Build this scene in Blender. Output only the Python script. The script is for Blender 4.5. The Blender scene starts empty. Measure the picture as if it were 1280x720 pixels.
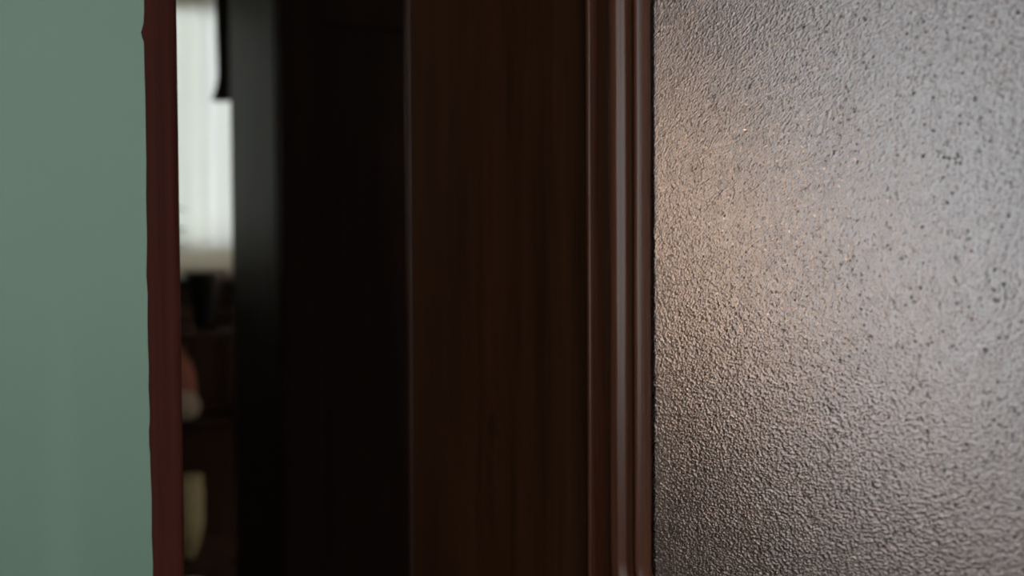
import bpy, bmesh, math, random
from mathutils import Vector, Matrix
random.seed(7)
R = math.radians
C = bpy.context.scene.collection
S = bpy.context.scene

# ---------------------------------------------------------------- camera
CAM = Vector((0.0, -0.3846, 0.98))
YAW, PITCH, ROLL = 23.8, -1.4, 0.32
cd = bpy.data.cameras.new('camera')
cd.sensor_width = 36.0
cd.lens = 36.0 * 1100 / 1280
cd.clip_start = 0.01
cd.dof.use_dof = True
cd.dof.focus_distance = 0.315
cd.dof.aperture_fstop = 6.8
cam = bpy.data.objects.new('camera', cd)
C.objects.link(cam)
fw = Vector((math.sin(R(YAW)) * math.cos(R(PITCH)), math.cos(R(YAW)) * math.cos(R(PITCH)), math.sin(R(PITCH))))
q = fw.to_track_quat('-Z', 'Y') @ Matrix.Rotation(R(-ROLL), 3, 'Z').to_quaternion()
cam.location = CAM
cam.rotation_euler = q.to_euler()
S.camera = cam

# ---------------------------------------------------------------- world, exposure
w = bpy.data.worlds.new('overcast_sky')
S.world = w
w.use_nodes = True
bg = w.node_tree.nodes['Background']
bg.inputs[0].default_value = (0.93, 0.97, 1.0, 1)
bg.inputs[1].default_value = 4.0
S.view_settings.view_transform = 'Standard'
S.view_settings.look = 'None'
S.view_settings.gamma = 1.0
S.view_settings.exposure = 0.0
S.view_settings.use_curve_mapping = False
S.cycles.max_bounces = 14
S.cycles.transmission_bounces = 12
S.cycles.transparent_max_bounces = 16
S.cycles.sample_clamp_indirect = 6.0
S.cycles.use_denoising = True


def portal(name, loc, rot, sx, sy):
    l = bpy.data.lights.new(name, 'AREA')
    l.shape = 'RECTANGLE'; l.size = sx; l.size_y = sy
    l.cycles.is_portal = True
    o = bpy.data.objects.new(name, l); C.objects.link(o)
    o.location = loc; o.rotation_euler = rot
    return o

# openings of the three windows (x0, x1, z0, z1) or (y0, y1, z0, z1)
WIN_FAR = (-0.75, 0.42, 0.975, 2.15)
WIN_SIDE = (1.00, 2.15, 0.30, 2.15)
WIN_BACK = (-1.25, 0.65, 0.62, 2.25)
FAR_Y = 2.45
SIDE_X = 2.4
BACK_Y = -2.6
portal('window_daylight', (-0.165, FAR_Y + 0.16, 1.56), (R(-90), 0, 0), 1.2, 1.2)
portal('window_daylight.001', (SIDE_X + 0.16, 1.575, 1.225), (0, R(90), 0), 1.9, 1.2)
portal('window_daylight.002', (-0.3, BACK_Y - 0.16, 1.375), (R(90), 0, 0), 1.95, 1.8)


# ---------------------------------------------------------------- materials
def lin(r, g, b):
    f = lambda c: (c / 255 / 12.92) if c / 255 <= 0.04045 else ((c / 255 + 0.055) / 1.055) ** 2.4
    return (f(r), f(g), f(b), 1.0)


def newmat(name):
    m = bpy.data.materials.new(name); m.use_nodes = True
    n = m.node_tree.nodes; l = m.node_tree.links
    return m, n, l, n['Principled BSDF']


def noise(n, l, vec, scale, detail=4, rough=0.55):
    t = n.new('ShaderNodeTexNoise')
    t.inputs['Scale'].default_value = scale; t.inputs['Detail'].default_value = detail
    t.inputs['Roughness'].default_value = rough
    if vec: l.new(vec, t.inputs['Vector'])
    return t


def ramp(n, l, fac, stops):
    r = n.new('ShaderNodeValToRGB')
    e = r.color_ramp.elements
    while len(e) < len(stops): e.new(0.5)
    for i, (p, c) in enumerate(stops):
        e[i].position = p; e[i].color = c if len(c) == 4 else (*c, 1)
    l.new(fac, r.inputs[0])
    return r


def mapped(n, l, scale):
    tc = n.new('ShaderNodeTexCoord'); mp = n.new('ShaderNodeMapping')
    mp.inputs['Scale'].default_value = scale
    l.new(tc.outputs['Object'], mp.inputs['Vector'])
    return mp.outputs['Vector']


def wood(name, dark, light, rough=0.35, grain=(60, 60, 2.5), coat=0.3, bump=0.15, spec=0.5, knot=None):
    m, n, l, b = newmat(name)
    v = mapped(n, l, grain)
    t = noise(n, l, v, 1.0, 6, 0.65)
    v2 = mapped(n, l, tuple(g * 7 for g in grain))
    t2 = noise(n, l, v2, 1.0, 3, 0.6)
    mx = n.new('ShaderNodeMath'); mx.operation = 'MULTIPLY_ADD'
    l.new(t2.outputs['Fac'], mx.inputs[0]); mx.inputs[1].default_value = 0.35
    l.new(t.outputs['Fac'], mx.inputs[2])
    r = ramp(n, l, mx.outputs[0], [(0.42, dark), (0.68, tuple((a + c) / 2 for a, c in zip(dark, light))), (0.9, light)])
    colour = r.outputs[0]
    if knot:        # a small knot in the grain
        tc = n.new('ShaderNodeTexCoord'); mp = n.new('ShaderNodeMapping'); mp.vector_type = 'POINT'
        mp.inputs['Scale'].default_value = (1 / 0.011, 0, 1 / 0.022)
        mp.inputs['Location'].default_value = (-knot[0] / 0.011, 0, -knot[1] / 0.022)
        l.new(tc.outputs['Object'], mp.inputs['Vector'])
        nz = noise(n, l, mp.outputs[0], 1.6, 2); sub = n.new('ShaderNodeVectorMath'); sub.operation = 'MULTIPLY_ADD'
        l.new(nz.outputs['Color'], sub.inputs[0]); sub.inputs[1].default_value = (1.1, 0, 1.1); l.new(mp.outputs[0], sub.inputs[2])
        le = n.new('ShaderNodeVectorMath'); le.operation = 'LENGTH'; l.new(sub.outputs[0], le.inputs[0])
        kr = ramp(n, l, le.outputs['Value'], [(0.0, (0.8, 0.8, 0.8)), (0.35, (0.7, 0.7, 0.7)), (0.6, (1.15, 1.12, 1.1)), (0.8, (0.88, 0.88, 0.88)), (1.0, (1, 1, 1))])
        mm = n.new('ShaderNodeMix'); mm.data_type = 'RGBA'; mm.blend_type = 'MULTIPLY'; mm.inputs['Factor'].default_value = 1.0
        l.new(r.outputs[0], mm.inputs['A']); l.new(kr.outputs[0], mm.inputs['B']); colour = mm.outputs['Result']
    l.new(colour, b.inputs['Base Color'])
    b.inputs['Roughness'].default_value = rough
    b.inputs['Coat Weight'].default_value = coat
    b.inputs['Specular IOR Level'].default_value = spec
    b.inputs['Coat Roughness'].default_value = 0.2
    bp = n.new('ShaderNodeBump'); bp.inputs['Strength'].default_value = bump
    bp.inputs['Distance'].default_value = 0.0006
    l.new(t2.outputs['Fac'], bp.inputs['Height']); l.new(bp.outputs[0], b.inputs['Normal'])
    return m


def plain(name, col, rough=0.5, var=0.12, scale=30, spec=0.5):
    m, n, l, b = newmat(name)
    t = noise(n, l, mapped(n, l, (scale,) * 3), 1.0, 3)
    r = ramp(n, l, t.outputs['Fac'], [(0.3, tuple(c * (1 - var) for c in col[:3])), (0.7, tuple(min(1, c * (1 + var)) for c in col[:3]))])
    l.new(r.outputs[0], b.inputs['Base Color'])
    b.inputs['Roughness'].default_value = rough
    b.inputs['Specular IOR Level'].default_value = spec
    return m


def sheer(name, col, transp, diff=0.55):
    m, n, l, b = newmat(name)
    n.remove(b)
    out = n['Material Output']
    t = noise(n, l, mapped(n, l, (9, 9, 0.7)), 1.0, 2)
    r = ramp(n, l, t.outputs['Fac'], [(0.3, tuple(c * 0.9 for c in col)), (0.7, col)])
    tr = n.new('ShaderNodeBsdfTranslucent'); l.new(r.outputs[0], tr.inputs[0])
    df = n.new('ShaderNodeBsdfDiffuse'); l.new(r.outputs[0], df.inputs[0])
    tp = n.new('ShaderNodeBsdfTransparent')
    m1 = n.new('ShaderNodeMixShader'); m1.inputs[0].default_value = diff
    l.new(tr.outputs[0], m1.inputs[1]); l.new(df.outputs[0], m1.inputs[2])
    m2 = n.new('ShaderNodeMixShader'); m2.inputs[0].default_value = transp
    l.new(m1.outputs[0], m2.inputs[1]); l.new(tp.outputs[0], m2.inputs[2])
    l.new(m2.outputs[0], out.inputs[0])
    return m


def clear_pane():
    m, n, l, b = newmat('window_glass')
    n.remove(b)
    tp = n.new('ShaderNodeBsdfTransparent'); tp.inputs[0].default_value = (0.94, 0.96, 0.95, 1)
    gl = n.new('ShaderNodeBsdfGlossy'); gl.inputs['Roughness'].default_value = 0.03
    fr = n.new('ShaderNodeFresnel'); fr.inputs[0].default_value = 1.35
    mx = n.new('ShaderNodeMixShader')
    l.new(fr.outputs[0], mx.inputs[0]); l.new(tp.outputs[0], mx.inputs[1]); l.new(gl.outputs[0], mx.inputs[2])
    l.new(mx.outputs[0], n['Material Output'].inputs[0])
    return m


def pebbled_glass():
    m, n, l, b = newmat('pebbled_glass')
    n.remove(b)
    g = n.new('ShaderNodeBsdfGlass')
    g.inputs['IOR'].default_value = 1.48
    g.inputs['Roughness'].default_value = 0.03
    g.inputs['Color'].default_value = (0.98, 0.965, 0.955, 1)
    tc = n.new('ShaderNodeTexCoord')
    v = n.new('ShaderNodeTexVoronoi'); v.feature = 'SMOOTH_F1'
    v.inputs['Scale'].default_value = 1400; v.inputs['Smoothness'].default_value = 0.6
    v.inputs['Randomness'].default_value = 1.0
    mp = n.new('ShaderNodeMapping'); mp.vector_type = 'TEXTURE'     # pebbles drawn out on a slant
    mp.inputs['Rotation'].default_value = (0, R(-24), 0); mp.inputs['Scale'].default_value = (1.7, 1, 1)
    l.new(tc.outputs['Object'], mp.inputs['Vector'])
    l.new(mp.outputs[0], v.inputs['Vector'])
    t = noise(n, l, mp.outputs[0], 1700, 3, 0.6)
    ad = n.new('ShaderNodeMath'); ad.operation = 'MULTIPLY_ADD'
    l.new(t.outputs['Fac'], ad.inputs[0]); ad.inputs[1].default_value = 0.7; l.new(v.outputs['Distance'], ad.inputs[2])
    bp = n.new('ShaderNodeBump'); bp.inputs['Strength'].default_value = 1.0
    bp.inputs['Distance'].default_value = 0.00029
    # sparse deeper pits
    pv = n.new('ShaderNodeTexVoronoi'); pv.inputs['Scale'].default_value = 380
    l.new(tc.outputs['Object'], pv.inputs['Vector'])
    pr = ramp(n, l, pv.outputs['Distance'], [(0.05, (1, 1, 1)), (0.19, (0, 0, 0))])
    sx = n.new('ShaderNodeSeparateColor'); l.new(pv.outputs['Color'], sx.inputs[0])
    gt = n.new('ShaderNodeMath'); gt.operation = 'GREATER_THAN'; gt.inputs[1].default_value = 0.60; l.new(sx.outputs[0], gt.inputs[0])
    pm = n.new('ShaderNodeMath'); pm.operation = 'MULTIPLY'; l.new(pr.outputs[0], pm.inputs[0]); l.new(gt.outputs[0], pm.inputs[1])
    sb = n.new('ShaderNodeMath'); sb.operation = 'MULTIPLY_ADD'
    l.new(pm.outputs[0], sb.inputs[0]); sb.inputs[1].default_value = -1.9; l.new(ad.outputs[0], sb.inputs[2])
    l.new(sb.outputs[0], bp.inputs['Height']); l.new(bp.outputs[0], g.inputs['Normal'])
    l.new(g.outputs[0], n['Material Output'].inputs[0])
    return m


def wall_paint():
    m, n, l, b = newmat('green_wall_paint')
    t = noise(n, l, mapped(n, l, (5, 5, 3)), 1.0, 5)
    r = ramp(n, l, t.outputs['Fac'], [(0.3, (0.232, 0.356, 0.264)), (0.7, (0.246, 0.374, 0.279))])
    # faint pale scuffs
    s = noise(n, l, mapped(n, l, (45, 45, 9)), 1.0, 6, 0.75)
    sr = ramp(n, l, s.outputs['Fac'], [(0.69, (0, 0, 0)), (0.80, (1, 1, 1))])
    mx = n.new('ShaderNodeMix'); mx.data_type = 'RGBA'
    ms = n.new('ShaderNodeMath'); ms.operation = 'MULTIPLY'; ms.inputs[1].default_value = 0.22
    l.new(sr.outputs[0], ms.inputs[0]); l.new(ms.outputs[0], mx.inputs['Factor'])
    l.new(r.outputs[0], mx.inputs['A']); mx.inputs['B'].default_value = (0.42, 0.52, 0.43, 1)
    # pale sheen of a dried drip low down, painted into the wall colour
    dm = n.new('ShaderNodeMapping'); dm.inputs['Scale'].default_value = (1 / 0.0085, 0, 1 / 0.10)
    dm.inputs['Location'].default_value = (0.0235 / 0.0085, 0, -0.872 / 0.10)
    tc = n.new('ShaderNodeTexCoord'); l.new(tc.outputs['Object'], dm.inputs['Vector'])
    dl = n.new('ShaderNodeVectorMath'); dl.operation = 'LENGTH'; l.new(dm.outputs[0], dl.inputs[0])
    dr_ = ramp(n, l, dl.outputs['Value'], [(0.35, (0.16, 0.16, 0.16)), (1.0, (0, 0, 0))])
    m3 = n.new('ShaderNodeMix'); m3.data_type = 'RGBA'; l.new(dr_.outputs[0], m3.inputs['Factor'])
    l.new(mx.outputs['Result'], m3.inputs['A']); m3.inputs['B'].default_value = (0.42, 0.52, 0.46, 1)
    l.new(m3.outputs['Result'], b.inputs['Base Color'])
    b.inputs['Roughness'].default_value = 0.45
    u = noise(n, l, mapped(n, l, (14, 14, 4)), 1.0, 3)
    bp = n.new('ShaderNodeBump'); bp.inputs['Strength'].default_value = 0.35; bp.inputs['Distance'].default_value = 0.002
    l.new(u.outputs['Fac'], bp.inputs['Height']); l.new(bp.outputs[0], b.inputs['Normal'])
    return m


M = dict(
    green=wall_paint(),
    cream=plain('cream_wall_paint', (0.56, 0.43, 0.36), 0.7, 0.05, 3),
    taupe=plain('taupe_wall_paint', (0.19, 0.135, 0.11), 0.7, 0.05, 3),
    ceil=plain('ceiling_paint', (0.58, 0.55, 0.51), 0.8, 0.03, 3),
    floor=wood('floor_boards', (0.020, 0.010, 0.006), (0.075, 0.040, 0.022), 0.45, (25, 2.0, 25)),
    door=wood('dark_stained_door_wood', (0.034, 0.0120, 0.0055), (0.100, 0.038, 0.017), 0.40, (55, 55, 2.2), 0.08, 0.15, 0.25, (0.086, 0.916)),
    mould=wood('worn_moulding_wood', (0.043, 0.0130, 0.006), (0.195, 0.064, 0.032), 0.31, (150, 150, 2.0), 0.0, 0.15, 0.40),
    edge=wood('varnished_door_edge', (0.030, 0.013, 0.008), (0.070, 0.032, 0.020), 0.30, (150, 150, 2.0), 0.0, 0.15, 0.4),
    frame=wood('red_brown_frame_wood', (0.050, 0.0115, 0.0075), (0.102, 0.025, 0.0175), 0.6, (120, 120, 3), 0.0, 0.15, 0.06),
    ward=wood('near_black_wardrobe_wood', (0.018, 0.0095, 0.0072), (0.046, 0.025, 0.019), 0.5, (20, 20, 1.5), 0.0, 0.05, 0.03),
    wains=wood('dark_wainscot_wood', (0.010, 0.006, 0.004), (0.035, 0.020, 0.014), 0.6, (20, 20, 1.5), 0.0, 0.1, 0.15),
    white=plain('white_window_paint', (0.72, 0.68, 0.58), 0.45, 0.04, 10),
    pane=clear_pane(), glass=pebbled_glass(),
    sheer=sheer('sheer_curtain_cloth', (0.90, 0.90, 0.85), 0.12, 0.45),
    sheer2=sheer('bright_sheer_cloth', (0.93, 0.92, 0.90), 0.14, 0.42),
    linen_c=sheer('grey_linen_curtain', (0.82, 0.815, 0.845), 0.045, 0.38),
    blind=sheer('beige_blind_cloth', (0.60, 0.52, 0.38), 0.0),
    drape=plain('olive_drape_cloth', (0.022, 0.022, 0.014), 0.9, 0.2, 20, 0.1),
    black=plain('black_glaze', (0.006, 0.006, 0.006), 0.35),
    pink=plain('terracotta', (0.34, 0.13, 0.085), 0.7),
    creamc=plain('cream_ceramic', (0.68, 0.62, 0.46), 0.35),
    pgreen=plain('pale_green_glaze', (0.72, 0.66, 0.36), 0.4),
    cup=plain('white_ceramic', (0.75, 0.73, 0.70), 0.3),
    leaf=plain('plant_leaf', (0.05, 0.085, 0.03), 0.45, 0.3, 40),
    soil=plain('potting_soil', (0.03, 0.02, 0.015), 0.95, 0.4, 120),
    brass=plain('aged_brass', (0.25, 0.17, 0.07), 0.35),
    linen=sheer('lamp_shade_linen', (0.92, 0.83, 0.74), 0.0, 0.35),
)


# ---------------------------------------------------------------- mesh helpers
def link(name, bm, mat, parent=None, smooth=False):
    me = bpy.data.meshes.new(name)
    bmesh.ops.recalc_face_normals(bm, faces=bm.faces)
    bm.to_mesh(me); bm.free()
    if smooth:
        for p in me.polygons: p.use_smooth = True
    me.materials.append(mat)
    o = bpy.data.objects.new(name, me); C.objects.link(o)
    if parent: o.parent = parent
    return o


def add_box(bm, lo, hi, bevel=0.0, seg=2):
    vs = [bm.verts.new((x, y, z)) for x in (lo[0], hi[0]) for y in (lo[1], hi[1]) for z in (lo[2], hi[2])]
    F = [(0, 1, 3, 2), (4, 6, 7, 5), (0, 4, 5, 1), (2, 3, 7, 6), (0, 2, 6, 4), (1, 5, 7, 3)]
    fs = [bm.faces.new([vs[i] for i in f]) for f in F]
    if bevel:
        es = {e for f in fs for e in f.edges}
        bmesh.ops.bevel(bm, geom=list(es), offset=bevel, segments=seg, profile=0.5, affect='EDGES', clamp_overlap=True)


def box(name, lo, hi, mat, parent=None, bevel=0.0, seg=2):
    bm = bmesh.new(); add_box(bm, lo, hi, bevel, seg)
    return link(name, bm, mat, parent, smooth=False)


def add_lathe(bm, prof, n=28, cx=0, cy=0, cap=True):
    rings = []
    for r, z in prof:
        rings.append([bm.verts.new((cx + r * math.cos(2 * math.pi * i / n), cy + r * math.sin(2 * math.pi * i / n), z)) for i in range(n)])
    for a, b in zip(rings, rings[1:]):
        for i in range(n):
            bm.faces.new((a[i], a[(i + 1) % n], b[(i + 1) % n], b[i]))
    if cap:
        bm.faces.new(rings[0][::-1]); bm.faces.new(rings[-1])


def lathe(name, prof, mat, parent=None, n=28, cap=True):
    bm = bmesh.new(); add_lathe(bm, prof, n, cap=cap)
    return link(name, bm, mat, parent, smooth=True)


def empty(name, loc, rz=0.0):
    o = bpy.data.objects.new(name, None); C.objects.link(o)
    o.location = loc; o.rotation_euler = (0, 0, rz); o.empty_display_size = 0.05
    return o


def tag(o, label, cat, kind=None, group=None):
    o['label'] = label; o['category'] = cat
    if kind: o['kind'] = kind
    if group: o['group'] = group
    return o


def wall_with_holes(name, axis, pos, thick, a0, a1, h, hole, mat, label):
    """Slab wall along an axis with one rectangular opening."""
    bm = bmesh.new()
    h0, h1, z0, z1 = hole
    for (u0, u1, v0, v1) in ((a0, h0, 0, h), (h1, a1, 0, h), (h0, h1, z1, h), (h0, h1, 0, z0)):
        if v1 - v0 < 1e-4 or u1 - u0 < 1e-4: continue
        lo = (u0, pos, v0) if axis == 'x' else (pos, u0, v0)
        hi = (u1, pos + thick, v1) if axis == 'x' else (pos + thick, u1, v1)
        add_box(bm, lo, hi)
    return tag(link(name, bm, mat), label, 'wall', 'structure')


# ---------------------------------------------------------------- room shell
H = 2.6
X0 = -1.7
WT = 0.12            # thickness of the wall that holds the doorway
JX = 0.0213          # visible edge of the door frame
OPEN_X1 = 0.95
tag(box('floor', (X0 - 0.1, BACK_Y - 0.1, -0.08), (SIDE_X + 0.1, FAR_Y + 0.1, 0), M['floor']), 'dark polished wooden floor running through both rooms', 'floor', 'structure')
tag(box('ceiling', (X0 - 0.1, BACK_Y - 0.1, H), (SIDE_X + 0.1, FAR_Y + 0.1, H + 0.08), M['ceil']), 'pale plaster ceiling above both rooms', 'ceiling', 'structure')
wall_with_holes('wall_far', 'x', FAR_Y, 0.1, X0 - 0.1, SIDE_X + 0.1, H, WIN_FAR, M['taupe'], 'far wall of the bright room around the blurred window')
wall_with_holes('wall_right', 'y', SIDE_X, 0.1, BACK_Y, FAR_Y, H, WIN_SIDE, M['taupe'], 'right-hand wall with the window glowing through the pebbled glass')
wall_with_holes('wall_back', 'x', BACK_Y - 0.1, 0.1, X0 - 0.1, SIDE_X + 0.1, H, WIN_BACK, M['cream'], 'back wall with a window behind the viewer')
tag(box('wall_left', (X0 - 0.1, BACK_Y, 0), (X0, FAR_Y, H), M['cream']), 'plain left side wall of both rooms', 'wall', 'structure')

# green wall that holds the doorway: core, then a paint skin with a ragged edge over the frame
bm = bmesh.new()
FX = 0.0040          # frame board starts here
for lo, hi in (((X0, 0, 0), (FX, WT, H)), ((OPEN_X1 + 0.018, 0, 0), (SIDE_X, WT, H)), ((FX, 0, 2.11), (OPEN_X1 + 0.018, WT, H))):
    add_box(bm, lo, hi)
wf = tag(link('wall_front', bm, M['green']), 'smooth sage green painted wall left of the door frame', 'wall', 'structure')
bm = bmesh.new()
edge = []
zz = 0.0
rnd = random.Random(3)
while zz < 2.11:
    x = 0.0087 + rnd.uniform(-0.00022, 0.00022) + 0.0002 * math.sin(zz * 31)
    edge.append((x, zz)); zz += rnd.uniform(0.006, 0.016)
edge.append((0.0087, 2.11))
def chip(z, half, depth):
    for i, (x, z_) in enumerate(edge):
        k = abs(z_ - z) / half
        if k < 1: edge[i] = (x - depth * (1 - k), z_)
pts = []
for x, z in edge: pts.append((x, z))
# small chips knocked out of the paint edge
extra = [(z, 0.0087) for z in (1.0705, 1.0725, 1.074, 1.0755, 1.078, 0.905, 0.909, 0.914, 0.9185, 0.921)]
for z, x in extra: pts.append((x, z))
pts.sort(key=lambda p: p[1]); edge = pts
chip(1.074, 0.0035, 0.0011); chip(0.9115, 0.007, 0.0006)
front, back = [], []
outline = [(X0, 0.0)] + edge + [(X0, 2.11)]
front = [bm.verts.new((x, -0.0014, z)) for x, z in outline]
back = [bm.verts.new((x, 0.0006, z)) for x, z in outline]
bm.faces.new(front)
for i in range(len(outline)):
    j = (i + 1) % len(outline)
    bm.faces.new((front[i], front[j], back[j], back[i]))
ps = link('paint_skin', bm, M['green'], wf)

# door frame lining
tr = tag(empty('trim_1', (0, 0, 0)), 'narrow red-brown wooden door frame edge beside the green wall', 'door frame', 'structure')
box('jamb', (FX, -0.0006, 0), (JX, WT + 0.01, 2.095), M['frame'], tr, 0.0028, 4)
box('jamb', (OPEN_X1, -0.0006, 0), (OPEN_X1 + 0.0175, WT + 0.01, 2.095), M['frame'], tr, 0.0028, 4)
box('head', (JX, -0.0006, 2.08), (OPEN_X1, WT + 0.01, 2.11), M['frame'], tr, 0.0028, 4)

# ---------------------------------------------------------------- glazed door leaf
L0 = Vector((0.1405, 0.0785, 0.0))
ang = math.atan2(-0.970, 0.242)
D = tag(empty('door_1', (L0.x, L0.y, 0.0), ang), 'dark brown wooden door with moulded frame and a pebbled glass pane', 'door', 'structure')
LW, LH, TH = 0.80, 2.05, 0.040
ST = 0.1465            # width of the stile up to the moulding
GZ0, GZ1 = 0.8435, 1.83  # sight edges of the glass
MW = 0.036             # moulding width
box('stile', (0.006, 0, 0.012), (ST, TH, LH), M['door'], D, 0.0008, 2)
box('edge_strip', (0, -0.0004, 0.012), (0.0062, TH, LH), M['edge'], D, 0.0026, 4)
box('stile', (LW - ST, 0, 0.012), (LW, TH, LH), M['door'], D, 0.0022, 3)
box('top_rail', (ST, 0.0004, GZ1 + MW), (LW - ST, TH - 0.0004, LH), M['door'], D)
box('lock_rail', (ST, 0.0004, GZ0 - MW - 0.13), (LW - ST, TH - 0.0004, GZ0 - MW), M['door'], D)
box('bottom_rail', (ST, 0.0004, 0.012), (LW - ST, TH - 0.0004, 0.22), M['door'], D)
box('lower_panel', (ST, 0.010, 0.22), (LW - ST, TH - 0.010, GZ0 - MW - 0.13), M['door'], D, 0.002)


def rrect(x0, x1, z0, z1, r, n=10):
    pts = []
    for cx, cz, a0 in ((x0 + r, z0 + r, 180), (x1 - r, z0 + r, 270), (x1 - r, z1 - r, 0), (x0 + r, z1 - r, 90)):
        for i in range(n + 1):
            a = R(a0 + 90 * i / n)
            pts.append((cx + r * math.cos(a), cz + r * math.sin(a)))
    return pts


def sweep(name, prof, mirror, mat):
    """Moulding: profile (inset from outer edge, depth) carried round the glazed opening."""
    bm = bmesh.new(); loops = []
    rin = 0.020
    for d, y in prof:
        k = MW - d
        if k > 0.0315:   # outer border is square where it meets the rails
            r = 0.0006 + (0.036 - k) * 0.5
        else:
            r = rin + k
        y = TH - y if mirror else y
        loops.append([bm.verts.new((x, y, z)) for x, z in rrect(ST + d, LW - ST - d, GZ0 - MW + d, GZ1 + MW - d, r)])
    for a, b in zip(loops, loops[1:]):
        for i in range(len(a)):
            j = (i + 1) % len(a)
            bm.faces.new((a[i], a[j], b[j], b[i]))
    o = link(name, bm, mat, D, smooth=True)
    return o


def smooth_prof(pts, sub=4):
    out = []
    for i in range(len(pts) - 1):
        p0 = pts[max(i - 1, 0)]; p1 = pts[i]; p2 = pts[i + 1]; p3 = pts[min(i + 2, len(pts) - 1)]
        for k in range(sub):
            t = k / sub
            f = lambda a, b, c, d: 0.5 * ((2 * b) + (-a + c) * t + (2 * a - 5 * b + 4 * c - d) * t * t + (-a + 3 * b - 3 * c + d) * t ** 3)
            out.append((f(p0[0], p1[0], p2[0], p3[0]), f(p0[1], p1[1], p2[1], p3[1])))
    out.append(pts[-1])
    return out

bead = smooth_prof([(0.0, 0.0008), (0.0005, -0.0012), (0.0016, -0.0018), (0.0027, -0.0012), (0.0034, 0.0022)], 4)
main = smooth_prof([(0.0034, 0.0022), (0.0060, 0.0020), (0.0105, 0.0012), (0.0140, -0.0004), (0.0160, -0.0034), (0.0180, -0.0046),
                    (0.0205, -0.0038), (0.0225, -0.0008), (0.0248, 0.0002), (0.0268, -0.0004), (0.0280, -0.0018), (0.0292, -0.0020),
                    (0.0304, -0.0006), (0.0312, 0.0020), (0.0316, 0.0046)], 4)
back = smooth_prof([(0.0, 0.0008), (0.0012, -0.0014), (0.0028, -0.0006), (0.0040, 0.0030), (0.0180, 0.0170), (0.0320, 0.0320)], 4)
sweep('bead', bead, False, M['mould'])
sweep('moulding', main, False, M['mould'])
sweep('moulding', back, True, M['mould'])
gp = box('glass_pane', (ST + 0.0285, 0.0036, GZ0 - 0.0075), (LW - ST - 0.0285, 0.0084, GZ1 + 0.0075), M['glass'], D)
gp['label'] = 'pebbled obscure glass'


# ---------------------------------------------------------------- windows
def window(name, x0, x1, z0, z1, label, loc, rz):
    """White timber casement window: outer frame, mullion, panes, sill. Local x along the wall, +y outwards."""
    t = tag(empty(name, loc, rz), label, 'window', 'structure')
    fwid, d0, d1 = 0.055, 0.01, 0.075
    box('frame_rail', (x0, d0, z0), (x1, d1, z0 + 0.065), M['white'], t, 0.004)
    box('frame_rail', (x0, d0, z1 - fwid), (x1, d1, z1), M['white'], t, 0.004)
    box('frame_post', (x0, d0, z0 + 0.065), (x0 + fwid, d1, z1 - fwid), M['white'], t, 0.004)
    box('frame_post', (x1 - fwid, d0, z0 + 0.065), (x1, d1, z1 - fwid), M['white'], t, 0.004)
    xm = (x0 + x1) / 2
    box('mullion', (xm - 0.03, d0 + 0.003, z0 + 0.065), (xm + 0.03, d1 - 0.003, z1 - fwid), M['white'], t, 0.004)
    for a, b in ((x0 + fwid, xm - 0.03), (xm + 0.03, x1 - fwid)):
        box('pane', (a - 0.004, 0.040, z0 + 0.061), (b + 0.004, 0.045, z1 - fwid + 0.004), M['pane'], t)
    box('sill', (x0 - 0.04, -0.17, z0 - 0.028), (x1 + 0.04, 0.012, z0 - 0.0005), M['white'], t, 0.005)
    return t

window('window_1', *WIN_FAR, 'bright blurred white window seen through the gap beside the door frame', (0, FAR_Y, 0), 0)
window('window_2', -2.15, -1.00, WIN_SIDE[2], WIN_SIDE[3], 'cool daylight window glowing behind the right side of the pebbled glass', (SIDE_X, 0, 0), R(-90))
window('window_3', -WIN_BACK[1], -WIN_BACK[0], WIN_BACK[2], WIN_BACK[3], 'daylight window in the wall behind the viewer', (0, BACK_Y, 0), R(180))


def cloth(name, x0, x1, z0, z1, y, amp, waves, mat, label, cat, thick=0.0015, edge=None, axis='x'):
    bm = bmesh.new(); nx, nz = max(24, int(waves * 10)), 24
    rows = []
    for j in range(nz + 1):
        z = z0 + (z1 - z0) * j / nz
        row = []
        for i in range(nx + 1):
            u = i / nx
            xe = x1 + (edge(z) if edge else 0)
            x = x0 + (xe - x0) * u
            yy = y + amp * math.sin(u * waves * 2 * math.pi + 0.4 * math.sin(3 * z)) * (0.5 + 0.5 * (z1 - z) / (z1 - z0))
            row.append(bm.verts.new((x, yy, z) if axis == 'x' else (yy, x, z)))
        rows.append(row)
    for a, b in zip(rows, rows[1:]):
        for i in range(nx): bm.faces.new((a[i], a[i + 1], b[i + 1], b[i]))
    o = link(name, bm, mat, None, True)
    sm = o.modifiers.new('thickness', 'SOLIDIFY'); sm.thickness = thick
    return tag(o, label, cat)

# ---------------------------------------------------------------- far room furnishings
# dark wainscot under the far window
tr2 = tag(empty('trim_2', (0, FAR_Y, 0)), 'dark wooden wainscot below the far window', 'wainscot', 'structure')
xa = X0
k = 0
while xa < SIDE_X - 0.01:
    xb = min(xa + 0.42, SIDE_X)
    box('panel', (xa + 0.03, -0.016, 0.13), (xb - 0.03, -0.006, 0.85), M['wains'], tr2, 0.004)
    box('batten', (xa + 0.001, -0.022, 0.12), (min(xa + 0.06, SIDE_X), -0.001, 0.86), M['wains'], tr2, 0.003)
    xa = xb
box('base_rail', (X0, -0.026, 0), (SIDE_X, -0.001, 0.12), M['wains'], tr2, 0.004)
box('cap_rail', (X0, -0.03, 0.86), (SIDE_X, -0.001, 0.93), M['wains'], tr2, 0.004)

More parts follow.
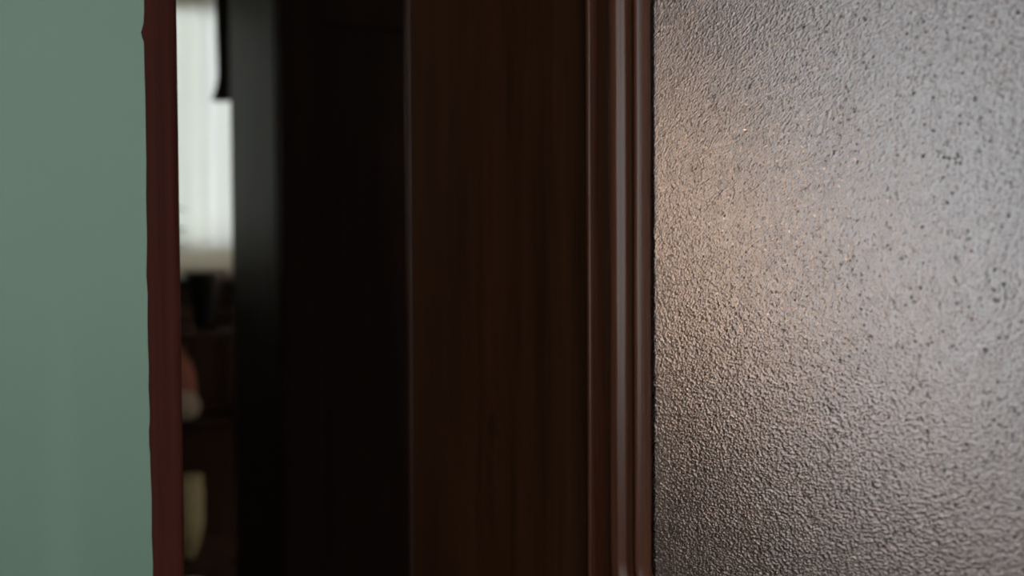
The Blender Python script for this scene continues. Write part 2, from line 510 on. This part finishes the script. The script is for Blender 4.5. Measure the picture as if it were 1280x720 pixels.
# wardrobe: its left side and front show through the gap
WX0, WY0 = 0.190, 0.815
WW, WD, WH = 0.50, 0.555, 1.95
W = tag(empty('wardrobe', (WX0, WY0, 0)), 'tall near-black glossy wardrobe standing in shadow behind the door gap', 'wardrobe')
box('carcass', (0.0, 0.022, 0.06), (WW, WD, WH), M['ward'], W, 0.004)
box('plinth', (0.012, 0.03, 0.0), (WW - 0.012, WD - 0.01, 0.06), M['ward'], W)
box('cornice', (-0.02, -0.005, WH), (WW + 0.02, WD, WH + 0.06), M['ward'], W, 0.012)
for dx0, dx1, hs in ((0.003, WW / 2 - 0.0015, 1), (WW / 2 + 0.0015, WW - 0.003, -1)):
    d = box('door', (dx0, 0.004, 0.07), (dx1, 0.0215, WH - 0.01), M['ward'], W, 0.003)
    for z0, z1 in ((0.07, 0.17), (1.31, 1.40), (WH - 0.09, WH - 0.01)):
        box('door_rail', (dx0 + 0.055, -0.004, z0), (dx1 - 0.055, 0.0045, z1), M['ward'], d, 0.002)
    for a, b in ((dx0, dx0 + 0.055), (dx1 - 0.055, dx1)):
        box('door_stile', (a, -0.004, 0.07), (b, 0.0045, WH - 0.01), M['ward'], d, 0.002)
    hx = dx1 - 0.03 if hs > 0 else dx0 + 0.03
    kb = bmesh.new(); add_lathe(kb, [(0.006, 0), (0.006, 0.012), (0.013, 0.016), (0.014, 0.022), (0.010, 0.028), (0.001, 0.030)], 16)
    bmesh.ops.transform(kb, matrix=Matrix.Translation((hx, -0.004, 1.0)) @ Matrix.Rotation(R(90), 4, 'X'), verts=kb.verts)
    link('knob', kb, M['brass'], d, True)

# curtains and blind at the far window
cloth('sheer_curtain', WIN_FAR[0] - 0.03, 0.2245, 1.036, 2.22, FAR_Y - 0.042, 0.007, 9, M['sheer'], 'white sheer curtain across the left of the bright window', 'curtain', edge=None)
cloth('sheer_curtain', 0.2225, WIN_FAR[1] + 0.03, 1.036, 2.22, FAR_Y - 0.060, 0.006, 2.4, M['sheer2'], 'brightest white sheer curtain at the right of the window, nearest the wardrobe', 'curtain')

cloth('long_curtain', 0.90, 2.25, 0.05, 2.30, SIDE_X - 0.21, 0.02, 10, M['linen_c'], 'long pale grey curtain glowing behind the right side of the pebbled glass', 'curtain', axis='y')

# short drape: its lower edge swells towards the window, then tucks in
bm = bmesh.new(); rows = []
for j in range(31):
    v = j / 30
    z = 1.475 + v * (2.28 - 1.475)
    left = 0.259 + 0.012 * (1 - abs(1 - 2 * min(v * 3, 1.0))) * (1 if v < .34 else 0) if v < 0.34 else 0.259 - 0.012 * (v - 0.34)
    if v < 0.10: left = 0.243 + (0.262 - 0.243) * math.sin(v / 0.10 * math.pi / 2)
    elif v < 0.34: left = 0.262 - 0.004 * (v - 0.10) / 0.24
    else: left = 0.258 - 0.014 * (v - 0.34)
    row = []
    for i in range(41):
        u = i / 40
        row.append(bm.verts.new((left + (0.56 - left) * u, FAR_Y - 0.092 + 0.014 * math.sin(u * 22 + 0.5 * v), z)))
    rows.append(row)
for a, b in zip(rows, rows[1:]):
    for i in range(40): bm.faces.new((a[i], a[i + 1], b[i + 1], b[i]))
dr = tag(link('drape', bm, M['drape'], None, True), 'short dark olive drape hanging over the upper right of the window', 'curtain')
sm = dr.modifiers.new('thickness', 'SOLIDIFY'); sm.thickness = 0.004
rod = tag(empty('curtain_rod', (0, FAR_Y, 0)), 'dark curtain rod above the far window', 'curtain rod')
bm = bmesh.new(); add_lathe(bm, [(0.009, -0.9), (0.009, 0.62)], 14)
bmesh.ops.transform(bm, matrix=Matrix.Translation((0, -0.06, 2.29)) @ Matrix.Rotation(R(90), 4, 'Y'), verts=bm.verts)
link('rod', bm, M['wains'], rod, True)
for x in (-0.7, 0.5):
    box('bracket', (x - 0.008, -0.06, 2.275), (x + 0.008, 0.0, 2.305), M['wains'], rod)
bl = tag(empty('roller_blind', (0, FAR_Y, 0)), 'beige roller blind at the top of the bright window', 'blind')
bm = bmesh.new(); add_lathe(bm, [(0.016, WIN_FAR[0]), (0.016, WIN_FAR[1])], 16)
bmesh.ops.transform(bm, matrix=Matrix.Translation((0, -0.012, 2.17)) @ Matrix.Rotation(R(90), 4, 'Y'), verts=bm.verts)
link('roller', bm, M['blind'], bl, True)
box('cloth', (WIN_FAR[0] + 0.02, -0.0105, 1.765), (WIN_FAR[1] - 0.02, -0.0095, 2.165), M['blind'], bl)
box('batten', (WIN_FAR[0] + 0.02, -0.013, 1.75), (WIN_FAR[1] - 0.02, -0.007, 1.765), M['white'], bl)

# potted plant on the sill
PX, PY, PZ = 0.105, FAR_Y - 0.118, WIN_FAR[2]
P = tag(empty('potted_plant', (PX, PY, PZ)), 'small leafy green plant in a dark pot on the window sill', 'plant')
lathe('pot', [(0.026, 0), (0.033, 0.03), (0.037, 0.055), (0.039, 0.056), (0.039, 0.064), (0.035, 0.064), (0.034, 0.058)], M['black'], P)
lathe('soil', [(0.030, 0.045), (0.0335, 0.057)], M['soil'], P)
for i in range(16):
    az = rnd.uniform(0, 2 * math.pi); ln = rnd.uniform(0.05, 0.085); z0 = rnd.uniform(0.06, 0.16); up = rnd.uniform(-0.2, 0.6)
    if i < 5: az = rnd.uniform(-0.5, 0.3); z0 = 0.055 + 0.028 * i
    if abs(math.sin(az)) > 0.45 and math.sin(az) > 0: az = -az
    bm = bmesh.new()
    dirv = Vector((math.cos(az), math.sin(az), up)).normalized(); side = dirv.cross(Vector((0, 0, 1))).normalized()
    prev = None
    for s in range(7):
        t = s / 6; wd = 0.017 * math.sin(math.pi * min(1, t * 0.92 + 0.06))
        c = Vector((0, 0, z0)) + dirv * (ln * t) - Vector((0, 0, 0.03 * t * t))
        row = [bm.verts.new(c - side * wd), bm.verts.new(c + Vector((0, 0, -0.004 * math.sin(math.pi * t)))), bm.verts.new(c + side * wd)]
        if prev:
            for a in range(2): bm.faces.new((prev[a], prev[a + 1], row[a + 1], row[a]))
        prev = row
    lf = link('leaf', bm, M['leaf'], P, True)
    lf.modifiers.new('thickness', 'SOLIDIFY').thickness = 0.0008
bm = bmesh.new(); add_lathe(bm, [(0.004, 0.055), (0.003, 0.20)], 8); link('stem', bm, M['leaf'], P, True)

# narrow stand below the window with pots on its shelves
SX, SY = 0.175, 2.10
T = tag(empty('plant_stand', (SX, SY, 0)), 'narrow dark wooden shelf stand below the far window', 'stand')
hx, hy = 0.125, 0.11
for sx in (-1, 1):
    for sy in (-1, 1):
        box('leg', (sx * hx - 0.009, sy * hy - 0.009, 0), (sx * hx + 0.009, sy * hy + 0.009, 0.80), M['wains'], T, 0.002)
for z in (0.205, 0.575, 0.80):
    box('shelf', (-hx - 0.012, -hy - 0.012, z), (hx + 0.012, hy + 0.012, z + 0.014), M['wains'], T, 0.003)
v = tag(empty('tapered_vase', (0.199, 2.10, 0.814)), 'black tapered vase on the top shelf just below the window', 'vase')
lathe('body', [(0.016, 0), (0.018, 0.012), (0.026, 0.05), (0.041, 0.10), (0.052, 0.135), (0.053, 0.150), (0.047, 0.150), (0.044, 0.135), (0.020, 0.03)], M['black'], v)
lathe('rim', [(0.053, 0.147), (0.056, 0.150), (0.056, 0.156), (0.049, 0.156), (0.047, 0.147)], M['black'], v)
v = tag(empty('clay_bottle', (0.130, 2.135, 0.589)), 'dull terracotta pink bottle behind the cream jar', 'bottle')
lathe('body', [(0.034, 0), (0.042, 0.012), (0.046, 0.06), (0.043, 0.10), (0.034, 0.135), (0.020, 0.158)], M['pink'], v)
lathe('neck', [(0.020, 0.158), (0.017, 0.175), (0.019, 0.185), (0.015, 0.185)], M['pink'], v)
v = tag(empty('round_jar', (0.141, 2.045, 0.589)), 'small round cream jar on the middle shelf of the stand', 'jar')
lathe('body', [(0.020, 0), (0.032, 0.010), (0.037, 0.028), (0.036, 0.044), (0.026, 0.058)], M['creamc'], v)
ld = lathe('lid', [(0.027, 0.058), (0.028, 0.061), (0.016, 0.068), (0.005, 0.070)], M['creamc'], v)
v = tag(empty('floor_vase', (0.148, 2.06, 0.219)), 'tall pale yellow-green vase on the lowest shelf of the stand', 'vase')
lathe('body', [(0.012, 0), (0.015, 0.01), (0.027, 0.05), (0.035, 0.09), (0.036, 0.17), (0.032, 0.205)], M['pgreen'], v)
lathe('rim', [(0.032, 0.205), (0.035, 0.209), (0.035, 0.215), (0.029, 0.215)], M['pgreen'], v)
v = tag(empty('small_bowl', (0.16, 2.31, 0.0)), 'little white bowl on the floor beneath the stand', 'bowl')
lathe('foot', [(0.018, 0), (0.018, 0.010)], M['cup'], v)
lathe('body', [(0.018, 0.010), (0.036, 0.030), (0.044, 0.065), (0.041, 0.065), (0.033, 0.032), (0.010, 0.016)], M['cup'], v)

# table lamp whose warm light shows through the pebbled glass
TX, TY = 1.405, 1.62
tb = tag(empty('side_table', (TX, TY, 0)), 'dark side table under the lamp behind the pebbled glass', 'table')
lathe('top', [(0.20, 0.70), (0.21, 0.705), (0.21, 0.72), (0.20, 0.725)], M['wains'], tb, 36)
lathe('pedestal', [(0.12, 0), (0.12, 0.02), (0.03, 0.05), (0.022, 0.35), (0.03, 0.66), (0.08, 0.70)], M['wains'], tb)
lp = tag(empty('table_lamp', (TX, TY, 0.725)), 'table lamp glowing warmly through the left of the pebbled glass', 'lamp')
lathe('base', [(0.07, 0), (0.07, 0.012), (0.02, 0.03), (0.035, 0.10), (0.018, 0.20), (0.010, 0.27)], M['brass'], lp)
lathe('shade', [(0.15, 0.27), (0.10, 0.50)], M['linen'], lp, 32, cap=False)
bm = bmesh.new(); bmesh.ops.create_uvsphere(bm, u_segments=16, v_segments=10, radius=0.03)
bmesh.ops.translate(bm, vec=(0, 0, 0.36), verts=bm.verts)
me_, n_, l_, b_ = newmat('lamp_bulb_glow')
b_.inputs['Emission Color'].default_value = (1.0, 0.765, 0.62, 1); b_.inputs['Emission Strength'].default_value = 950
link('bulb', bm, me_, lp, True)
